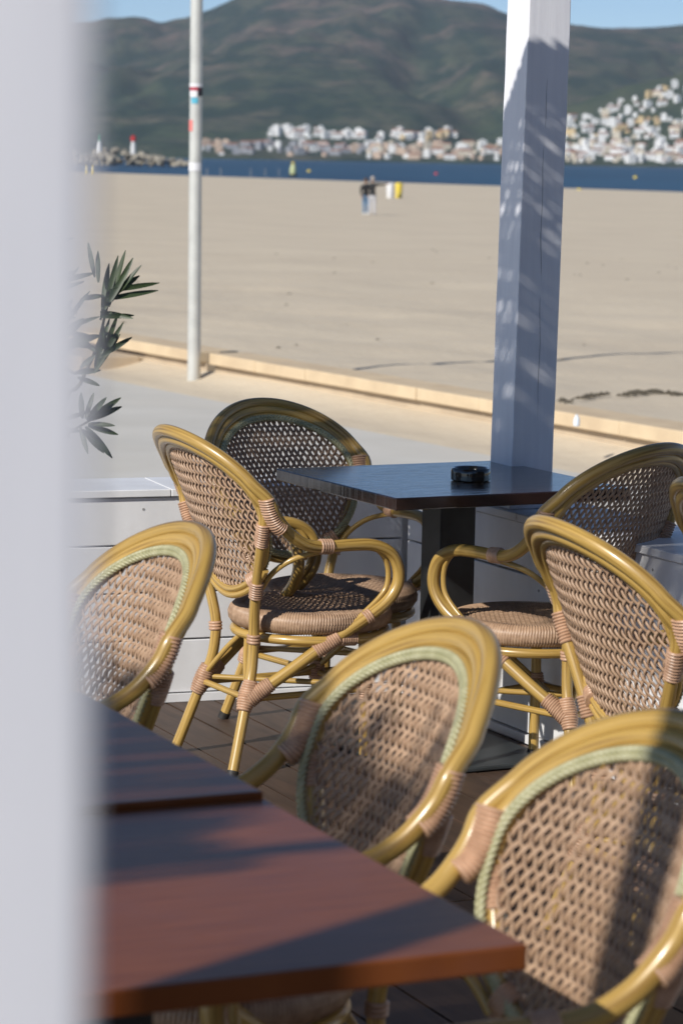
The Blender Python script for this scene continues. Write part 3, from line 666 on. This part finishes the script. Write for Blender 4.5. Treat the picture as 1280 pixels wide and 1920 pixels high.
def person(p, face, joints, radii, edges, zones, hairc, label):
    """joints in metres, skin modifier grown into one continuous body; zones colour the clothing"""
    names = list(joints); me = bpy.data.meshes.new('person'); me.from_pydata([joints[n] for n in names], [(names.index(a), names.index(b)) for a, b in edges], []); me.update()
    tmp = bpy.data.objects.new('person_tmp', me); COL.objects.link(tmp)
    sk = tmp.modifiers.new('skin', 'SKIN'); ss = tmp.modifiers.new('sub', 'SUBSURF'); ss.levels = 2; ss.render_levels = 2
    for i, n in enumerate(names): d = me.skin_vertices[0].data[i]; d.radius = radii[n]; d.use_root = (n == 'pelvis')
    dg = bpy.context.evaluated_depsgraph_get(); nm = bpy.data.meshes.new_from_object(tmp.evaluated_get(dg)); bpy.data.objects.remove(tmp)
    nm.materials.clear()
    for m in zones['mats']: nm.materials.append(m)
    for f in nm.polygons: f.material_index = zones['f'](f.center); f.use_smooth = True
    o = bpy.data.objects.new('person', nm); COL.objects.link(o); o.location = p; o.rotation_euler = (0, 0, face)
    mb = MB(); h = joints['head']; prof = [(0.012, 0.145), (0.055, 0.132), (0.088, 0.095), (0.100, 0.05), (0.098, 0.0), (0.088, -0.04)]
    mb.lathe(prof[::-1], 18, (h[0], h[1] - 0.018, h[2] - 0.005)); hr = mb.build('hair', hairc, o)
    mb = MB(); mb.lathe([(0.004, -0.012), (0.012, -0.006), (0.010, 0.012), (0.003, 0.02)], 8, (h[0], h[1] + 0.100, h[2] - 0.01)); mb.build('nose', M['skin'], o)
    for s in (1, -1):
        mb = MB(); mb.lathe([(0.002, -0.006), (0.009, 0), (0.002, 0.006)], 8, (h[0] + s * 0.035, h[1] + 0.088, h[2] + 0.02)); mb.build('eye', M['hair'], o)
        mb = MB(); mb.lathe([(0.003, -0.03), (0.014, -0.01), (0.016, 0.012), (0.004, 0.03)], 8, (h[0] + s * 0.092, h[1], h[2])); mb.build('ear', M['skin'], o)
    tag(o, label, 'person'); return o
def body(h=1.0, point=False, spread=0.10):
    J = dict(pelvis=(0, 0, 0.93), waist=(0, 0.0, 1.08), chest=(0, 0.0, 1.28), neck=(0, 0.0, 1.46), head0=(0, 0.01, 1.53), head=(0, 0.02, 1.62), crown=(0, 0.01, 1.70))
    Rd = dict(pelvis=(0.15, 0.12), waist=(0.135, 0.105), chest=(0.165, 0.115), neck=(0.058, 0.058), head0=(0.062, 0.068), head=(0.080, 0.095), crown=(0.055, 0.066))
    E = [('pelvis', 'waist'), ('waist', 'chest'), ('chest', 'neck'), ('neck', 'head0'), ('head0', 'head'), ('head', 'crown')]
    for s, n in ((1, 'r'), (-1, 'l')):
        J.update({'hip' + n: (s * 0.09, 0, 0.84), 'knee' + n: (s * spread, 0.02, 0.48), 'ank' + n: (s * spread, -0.01, 0.09), 'toe' + n: (s * (spread + 0.02), 0.14, 0.04)})
        Rd.update({'hip' + n: (0.095, 0.10), 'knee' + n: (0.062, 0.066), 'ank' + n: (0.045, 0.05), 'toe' + n: (0.045, 0.036)})
        E += [('pelvis', 'hip' + n), ('hip' + n, 'knee' + n), ('knee' + n, 'ank' + n), ('ank' + n, 'toe' + n)]
        if point and s > 0: a = {'sh': (0.19, 0, 1.39), 'el': (0.40, 0.12, 1.37), 'wr': (0.60, 0.26, 1.42), 'ha': (0.67, 0.31, 1.44)}; fd = (0.75, 0.6, 0.25)
        else: a = {'sh': (s * 0.19, 0, 1.39), 'el': (s * 0.25, -0.02, 1.12), 'wr': (s * 0.235, 0.10, 0.90), 'ha': (s * 0.23, 0.13, 0.83)}; fd = (0, 0.25, -0.97)
        for k, v in a.items(): J[k + n] = v
        Rd.update({'sh' + n: (0.072, 0.072), 'el' + n: (0.050, 0.050), 'wr' + n: (0.031, 0.027), 'ha' + n: (0.036, 0.018)})
        E += [('chest', 'sh' + n), ('sh' + n, 'el' + n), ('el' + n, 'wr' + n), ('wr' + n, 'ha' + n)]
        fd = Vector(fd).normalized(); sd = fd.cross(Vector((s, 0.2, 0.1))).normalized(); ha = Vector(a['ha'])
        for q in range(4):
            b0 = ha + sd * (q - 1.5) * 0.019; l = (0.062, 0.072, 0.068, 0.052)[q]
            J['f%d' % q + n] = tuple(b0 + fd * l * 0.5); J['g%d' % q + n] = tuple(b0 + fd * l + Vector((0, 0.012, -0.006)))
            Rd['f%d' % q + n] = (0.009, 0.009); Rd['g%d' % q + n] = (0.0075, 0.0075); E += [('ha' + n, 'f%d' % q + n), ('f%d' % q + n, 'g%d' % q + n)]
        J['t' + n] = tuple(ha.lerp(Vector(a['wr']), 0.5) + sd * 0.05 + fd * 0.02); Rd['t' + n] = (0.010, 0.010); E.append(('wr' + n, 't' + n))
    return {k: tuple(c * h for c in v) for k, v in J.items()}, Rd, E
J, Rd, E = body(0.98, False, 0.085)
zf = lambda top: (lambda c: 3 if (c.z < 0.10) else (1 if c.z < 0.90 and abs(c.x) < 0.2 else (2 if (c.z > 1.46 or c.z < 0.90) else 0)))
person(on_sand(684.5, 403.5), R(200), J, Rd, E, dict(mats=[M['blackcloth'], M['jeans'], M['skin'], M['shoe']], f=zf(0)), M['hair'], 'person in black top, blue jeans and white shoes on the beach')
J, Rd, E = body(1.03, True, 0.10)
zf2 = lambda c: 3 if (c.z < 0.08) else (1 if c.z < 0.92 and abs(c.x) < 0.2 else (2 if (c.z > 1.52 or c.z < 0.92 or c.x > 0.60) else 0))
person(on_sand(697, 404), R(-12), J, Rd, E, dict(mats=[M['blackcloth'], M['palecloth'], M['skin'], M['palecloth']], f=zf2), M['hairlight'], 'person in black jacket and pale trousers on the beach, one arm stretched out')

# buoys, beacons, posts at the water
def buoy(px, py, col, r, label, grp='small round buoys on the water'):
    p = atz(px, py, -1.8); root = empty('buoy', p); k = r
    mb = MB(); mb.lathe([(0.15 * k, -0.7 * k), (0.75 * k, -0.55 * k), (1.0 * k, 0.05 * k), (0.8 * k, 0.6 * k), (0.3 * k, 0.92 * k), (0.05 * k, k)], 18); b = mb.build('float', M[col], root)
    mb = MB(); mb.lathe([(0.08 * k, 0.95 * k), (0.16 * k, 1.0 * k), (0.16 * k, 1.2 * k), (0.06 * k, 1.25 * k)], 10); mb.build('lifting_eye', M[col], root)
    tag(root, label, 'buoy', grp)
buoy(579, 322, 'yellow', 0.50, 'yellow round buoy beside the lime green marker at the left')
buoy(817, 327, 'red', 0.50, 'red round buoy on the water left of the white post')
buoy(1190, 334, 'yellow', 0.55, 'yellow round buoy farthest right on the water')
buoy(1085, 357, 'yellow', 0.28, 'yellow round buoy at the edge of the sand, just right of the white post')
p = atz(549, 331, -1.8); root = empty('marker_buoy', p)
mb = MB(); mb.lathe([(0.2, -0.3), (0.75, -0.2), (0.75, 0.35), (0.5, 0.45)], 18); mb.build('float', M['iron'], root)
mb = MB(); mb.lathe([(0.55, 0.42), (0.62, 0.6), (0.55, 1.6), (0.35, 2.1), (0.12, 2.3)], 18); mb.build('body', M['lime'], root)
mb = MB(); mb.lathe([(0.08, 2.3), (0.3, 2.35), (0.3, 2.6), (0.05, 2.7)], 12); mb.build('top_mark', M['yellow'], root)
tag(root, 'lime green marker buoy with dark foot at the water edge', 'marker')
for px in (160, 172):
    p = on_sand(px, 326); root = empty('marker_post', p); mb = MB(); mb.lathe([(0.22, 0), (0.24, 0.05), (0.22, 1.25), (0.10, 1.35)], 14); mb.build('post', M['yellow'], root)
    mb = MB(); mb.lathe([(0.235, 0.75), (0.24, 0.77), (0.24, 0.95), (0.235, 0.97)], 14); mb.build('band', M['wht'], root)
    tag(root, ('left' if px == 160 else 'right') + ' one of two yellow posts on the shore beside the blurred white post', 'marker post', 'yellow shore posts')
for px in (388, 414, 470, 497, 523):
    p = atz(px, 331, -1.8); mb = MB(); mb.tube([(0, 0, -0.5), (0.02, 0, 0.6), (0, 0, 1.25)], [0.08, 0.07, 0.06], 10); mb.lathe([(0.11, 1.2), (0.13, 1.24), (0.13, 1.32), (0.05, 1.38)], 10)
    o = mb.build('mooring_post', M['steel'], loc=p); tag(o, 'thin grey mooring post in the shallow water between the lamp post and the lime marker', 'mooring post', 'mooring posts in the shallows')

# breakwater rocks and beacons
rs = random.Random(21)
rock_meshes = []
for k in range(5):
    import bmesh
    bm = bmesh.new(); bmesh.ops.create_icosphere(bm, subdivisions=2, radius=1.0)
    for v in bm.verts: v.co *= 1 + 0.28 * mnoise.noise(v.co * 1.3 + Vector((k * 7, 0, 0))) ; v.co.z *= 0.8
    me = bpy.data.meshes.new('boulder'); bm.to_mesh(me); bm.free(); me.materials.append(M['rock' if k % 2 else 'rock2']); rock_meshes.append(me)
for i in range(190):
    t = rs.random(); px = 60 + 300 * t; Yr = 880 + rs.uniform(0, 26); hmax = 5.4 * min(1, (366 - px) / 130) ** 0.7
    fr_ = rs.random(); p = aty(px, 312, Yr); zz = -1.6 + hmax * fr_ * (1 - abs(2 * (Yr - 880) / 26 - 1) * 0.35) * 0.9
    o = bpy.data.objects.new('boulder', rock_meshes[i % 5]); COL.objects.link(o); s_ = rs.uniform(0.55, 1.35); o.location = (p.x, Yr + fr_ * 6, zz); o.scale = (s_ * 1.2, s_, s_); o.rotation_euler = (rs.uniform(-.6, .6), rs.uniform(-.6, .6), rs.uniform(0, 6))
    tag(o, 'pale grey boulder heaped on the breakwater at the left of the water', 'boulder', 'boulders of the breakwater')
for px, py, a, b, h, lab in ((185, 277, 'wht', 'green', 5.0, 'white conical harbour beacon with green top on the breakwater'), (250, 277, 'wht', 'red', 4.8, 'white harbour beacon with red top on the breakwater')):
    p = aty(px, py, 892); root = empty('harbour_beacon', p); mb = MB()
    mb.lathe([(0.95 if b == 'green' else 0.75, -2.0), (0.95 if b == 'green' else 0.75, 0), (0.5, h * 0.42)], 16); mb.build('base', M[a], root)
    mb = MB(); k = 1.3 if b == 'red' else 0.55; mb.lathe([(0.5, h * 0.42), (0.62 * k, h * 0.45), (0.62 * k, h * 0.72), (0.3, h * 0.78), (0.1, h * 0.82)], 16); mb.build('lantern', M[b], root)
    tag(root, lab, 'beacon')

# ------------------------------------------------------------------ hills and town across the bay
def hy(px): return 298.2 + (px - 640) * 0.0192
ridge_px = [(-400, 60), (0, 52), (150, 46), (200, 40), (235, 37), (262, 39), (290, 47), (325, 40), (350, 33), (378, 22), (428, 0), (480, -16), (560, -30), (650, -36), (720, -20), (774, -1), (830, 8), (877, 13), (943, 35), (1000, 46), (1071, 54), (1116, 57), (1210, 57), (1250, 50), (1280, 42), (1400, 20), (1700, -10)]
def interp(T, x):
    if x <= T[0][0]: return T[0][1]
    for (a, ya), (b, yb) in zip(T[:-1], T[1:]):
        if x <= b: t = (x - a) / (b - a); t = t * t * (3 - 2 * t) * 0.5 + t * 0.5; return ya + (yb - ya) * t
    return T[-1][1]
def pxof(X, Y): return 640 + FPX * X / Y
fbm = lambda v, o=5: mnoise.fractal(v, 1.0, 2.0, o, noise_basis='PERLIN_ORIGINAL')
def mount_h(X, Y):
    px = pxof(X, Y); Hc = (hy(px) - interp(ridge_px, px)) / FPX * 8200 + HC
    t = (Y - 5150) / (8200 - 5150)
    if t < 0: base = 0
    elif t < 1: base = t ** 1.15
    else: base = max(0, 1 - (t - 1) * 1.2)
    n = fbm(Vector((X * 0.0024, Y * 0.0007, 1.7)), 4); rd = 1 - abs(mnoise.noise(Vector((X * 0.0022, Y * 0.0007, 4.0)))) * 2
    amp = 4 * t * (1 - t) if 0 < t < 1 else 0
    z = Hc * base + amp * (120 * n + 75 * (rd - 0.4)) + min(1, max(0, t * 6)) * 6 * fbm(Vector((X * 0.012, Y * 0.012, 0)), 4)
    plain_ = 34 * min(1, max(0, (Y - 4620) / 500)) - 6 * (1 if Y < 4620 else 0) - 1
    return max(plain_ + 3 * n, min(z + plain_ * (1 - min(1, max(0, t)) ), Hc * max(base, 0.02) + 40 if t < 1 else z))
vh_px = [(900, 285), (980, 230), (1040, 200), (1100, 178), (1171, 154), (1230, 142), (1280, 130), (1400, 110), (1600, 120)]
def vill_h(X, Y):
    px = pxof(X, Y)
    if px < 860: return -20
    Hc = (hy(px) - interp(vh_px, px)) / FPX * 5500 + HC
    t = (Y - 4640) / (5500 - 4640); 
    base = 0 if t < 0 else (t ** 0.95 if t < 1 else max(0, 1 - (t - 1) * 1.1))
    return Hc * base - 4 + 5 * fbm(Vector((X * 0.006, Y * 0.006, 2)), 4) * min(1, max(0, t * 4))
def terrain(name, f, xs, ys, m):
    mb = MB(); grid(mb, xs, ys, lambda x, y: (x, y, f(x, y))); o = mb.build(name, m, sharp=None); tag(o, kind='structure'); return o
def hill_mat(name, c1, c2, c3, c4):
    m = mat(name, c1, 0.95, c2, 0.012, 12, (0.43, 0.58), spec=0.1, stretch=(1, 0.2, 1.3)); multi(m, 'a', 0.0045, 0.9, c3); multi(m, 'b', 0.03, 0.95, c4); return m
M['hill'] = hill_mat('mountain_scrub', (0.020, 0.038, 0.028), (0.064, 0.072, 0.047), (0.175, 0.122, 0.10), (0.013, 0.026, 0.025))
nt = M['hill'].node_tree; b = nt.nodes['Principled BSDF']; src = b.inputs['Base Color'].links[0].from_socket
ge = nt.nodes.new('ShaderNodeNewGeometry'); sx = nt.nodes.new('ShaderNodeSeparateXYZ'); mr = nt.nodes.new('ShaderNodeMapRange'); mr.inputs['From Min'].default_value = 60; mr.inputs['From Max'].default_value = 330
mr.inputs['To Min'].default_value = 0.55; mr.inputs['To Max'].default_value = 0.0; mx = nt.nodes.new('ShaderNodeMix'); mx.data_type = 'RGBA'; mx.blend_type = 'MULTIPLY'
nt.links.new(ge.outputs['Position'], sx.inputs[0]); nt.links.new(sx.outputs['Z'], mr.inputs['Value']); nt.links.new(mr.outputs[0], mx.inputs['Factor']); nt.links.new(src, mx.inputs['A']); mx.inputs['B'].default_value = (0.45, 0.85, 0.55, 1)
nt.links.new(mx.outputs['Result'], b.inputs['Base Color'])
M['hill2'] = hill_mat('hillside_pines', (0.034, 0.056, 0.032), (0.065, 0.08, 0.042), (0.06, 0.07, 0.045), (0.026, 0.042, 0.028))
nx, ny = 300, 220
terrain('mountain', mount_h, [-2300 + 4600 * i / nx for i in range(nx + 1)], [4560 + (10200 - 4560) * (j / ny) ** 1.15 for j in range(ny + 1)], M['hill'])
terrain('hill', vill_h, [150 + 1250 * i / 80 for i in range(81)], [4600 + 1500 * j / 60 for j in range(61)], M['hill2'])
def hit(px, py, use_hill=True):
    r = ray(px, py); Y = 4560
    while Y < 9000:
        p = Vector((0, 0, HC)) + r * (Y / r.y); h = mount_h(p.x, Y)
        if use_hill: h = max(h, vill_h(p.x, Y))
        if p.z <= h and Y > 4580: return Vector((p.x, Y, h))
        Y += 8
    return None

def bmesh_building(name, w, d, h, wall, roof, storeys, kind):
    mb = MB(); mb.box(-w / 2, w / 2, -d / 2, d / 2, -4, h)
    mb.cur = 1
    if kind == 'gable':
        o = 0.5; mb.add([(-w / 2 - o, -d / 2 - o, h), (w / 2 + o, -d / 2 - o, h), (w / 2 + o, d / 2 + o, h), (-w / 2 - o, d / 2 + o, h), (-w / 2 - o, 0, h + d * 0.22), (w / 2 + o, 0, h + d * 0.22)], [(0, 1, 5, 4), (2, 3, 4, 5), (1, 2, 5), (3, 0, 4), (0, 3, 2, 1)])
    else:
        mb.box(-w / 2 - .2, w / 2 + .2, -d / 2 - .2, d / 2 + .2, h + 0.01, h + 0.5); mb.box(-w / 6, w / 6, -d / 6, d / 5, h + 0.51, h + 2.2)
    mb.cur = 2; nw = max(2, int(w / 3.6))
    for s in range(storeys):
        z0 = 0.9 + s * 3.0
        for k in range(nw):
            x = -w / 2 + w * (k + 0.5) / nw; mb.box(x - 0.7, x + 0.7, -d / 2 - 0.06, -d / 2 + 0.02, z0, z0 + 1.5)
        for k in range(max(1, int(d / 4.5))):
            y = -d / 2 + d * (k + 0.5) / max(1, int(d / 4.5)); mb.box(-w / 2 - 0.06, -w / 2 + 0.02, y - 0.6, y + 0.6, z0, z0 + 1.4)
    return mb.mesh(name, [M[wall], M[roof], M['pane']], smooth=False)
BM = {}
def bmesh_get(kind, wall, v):
    key = (kind, wall, v)
    if key not in BM:
        if kind == 'house': d = [(9, 8, 6, 2), (12, 9, 6.5, 2), (8, 8, 8, 2)][v]; BM[key] = bmesh_building('house', d[0], d[1], d[2], wall, 'tile' if v == 0 else wall, d[3], 'gable' if v == 0 else 'flat')
        else: d = [(16, 11, 12, 4), (22, 12, 10, 3), (13, 11, 15, 5)][v]; BM[key] = bmesh_building('apartment_block', d[0], d[1], d[2], wall, wall if v != 1 else 'tile', d[3], 'flat' if v != 1 else 'gable')
    return BM[key]
rs = random.Random(31)
cname = {'bl_white': 'white', 'bl_cream': 'cream', 'bl_peach': 'peach', 'bl_shade': 'shade-grey', 'bl_ochre': 'ochre'}
def town(n, x0, x1, yf, kinds, cols, zone, zname, flat=None, mind=2.4):
    put = []; tries = 0
    while len(put) < n and tries < n * 40:
        tries += 1; px = rs.uniform(x0, x1); r_ = yf(px)
        if r_ is None: continue
        py = rs.uniform(*r_)
        if any(abs(px - a) < mind * 1.6 and abs(py - b) < mind for a, b in put): continue
        p = hit(px, py)
        if p is None: continue
        put.append((px, py)); kind = rs.choice(kinds); wall = rs.choice(cols)
        o = bpy.data.objects.new('house' if kind == 'house' else 'apartment_block', bmesh_get(kind, wall, rs.randrange(3))); COL.objects.link(o)
        o.location = (p.x, p.y, p.z - 0.5); o.rotation_euler = (0, 0, R(rs.uniform(-35, 35))); s_ = rs.uniform(0.72, 1.0); o.scale = (s_, s_, s_)
        what = 'house' if kind == 'house' else 'apartment block'
        tag(o, cname[wall] + ' ' + what + ' ' + zname, 'house' if kind == 'house' else 'apartment block', cname[wall] + ' ' + what + 's ' + zone)
W_, C_, P_, G_, O_ = 'bl_white', 'bl_cream', 'bl_peach', 'bl_shade', 'bl_ochre'
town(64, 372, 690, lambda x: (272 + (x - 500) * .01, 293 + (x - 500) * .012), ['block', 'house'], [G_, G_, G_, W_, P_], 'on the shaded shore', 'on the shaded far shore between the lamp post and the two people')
town(46, 492, 680, lambda x: ((243 if x < 610 else 252) , 262), ['block', 'house'], [W_], 'in the row above the shore', 'in the bright row above the far shore, left of the two people', mind=2.0)
town(76, 690, 950, lambda x: (275, 300 + (x - 800) * .015), ['block', 'block', 'house'], [C_, W_, W_, P_], 'on the middle shore', 'on the far shore between the two people and the white post')
town(26, 705, 850, lambda x: (252, 264), ['block', 'house'], [W_, W_, W_, O_], 'in the second row of the middle shore', 'in the upper row of the far shore above the beach bins', mind=2.0)
town(110, 1050, 1300, lambda x: (272, 306 + (x - 1100) * .015), ['block', 'block', 'house'], [W_, W_, W_, W_, C_], 'on the right shore', 'in the dense band along the far shore right of the white post', mind=2.0)
def vy(x):
    t = interp([(1050, 228), (1110, 212), (1160, 190), (1200, 182), (1240, 160), (1300, 145)], x); lo = 262
    if x > 1195 and rs.random() < 0.7: return (t, t + 35) if rs.random() < 0.5 else (225, 262)
    return (t, lo)
town(112, 1050, 1300, vy, ['house', 'house', 'block'], [W_, W_, W_, W_, C_, O_], 'on the right hillside', 'scattered over the green hillside right of the white post', mind=3.2)

# ------------------------------------------------------------------ sky, sun, haze
AZ, EL = 50.0, 33.5
sun_d = bpy.data.lights.new('sun', 'SUN'); sun_d.energy = 5.0; sun_d.angle = R(0.65); sun_d.color = (1.0, 0.955, 0.88)
sun = bpy.data.objects.new('sun', sun_d); COL.objects.link(sun)
dirv = Vector((math.cos(R(AZ)) * math.cos(R(EL)), math.sin(R(AZ)) * math.cos(R(EL)), -math.sin(R(EL))))
sun.rotation_euler = dirv.to_track_quat('-Z', 'Y').to_euler(); sun.location = (-5, -6, 8)
w = bpy.data.worlds.new('World'); sc.world = w; w.use_nodes = True; nt = w.node_tree
bg = nt.nodes['Background']; sky = nt.nodes.new('ShaderNodeTexSky'); sky.sky_type = 'NISHITA'; sky.sun_disc = False
sky.sun_elevation = R(EL); sky.sun_rotation = R(90 - (AZ + 180)); sky.altitude = 0; sky.air_density = 0.6; sky.dust_density = 0.0; sky.ozone_density = 3.6
nt.links.new(sky.outputs[0], bg.inputs['Color']); bg.inputs['Strength'].default_value = 0.105
HAZE = True
if HAZE:
    mb = MB(); mb.box(-9000, 9000, -2500, 10800, -7, 900); hz = bpy.data.materials.new('haze_air'); hz.use_nodes = True; nt = hz.node_tree
    nt.nodes.remove(nt.nodes['Principled BSDF']); pv = nt.nodes.new('ShaderNodeVolumePrincipled'); pv.inputs['Color'].default_value = (0.75, 0.86, 1.0, 1); pv.inputs['Density'].default_value = 0.000038; pv.inputs['Anisotropy'].default_value = 0.1
    nt.links.new(pv.outputs[0], nt.nodes['Material Output'].inputs['Volume'])
    o = mb.build('haze', hz, smooth=False); tag(o, kind='stuff')
sc.cycles.volume_max_steps = 64; sc.cycles.volume_step_rate = 10; sc.cycles.max_bounces = 8; sc.cycles.transparent_max_bounces = 8; sc.cycles.use_denoising = True
sc.view_settings.view_transform = 'Standard'; sc.view_settings.look = 'None'; sc.view_settings.exposure = 0.0; sc.view_settings.gamma = 1.0
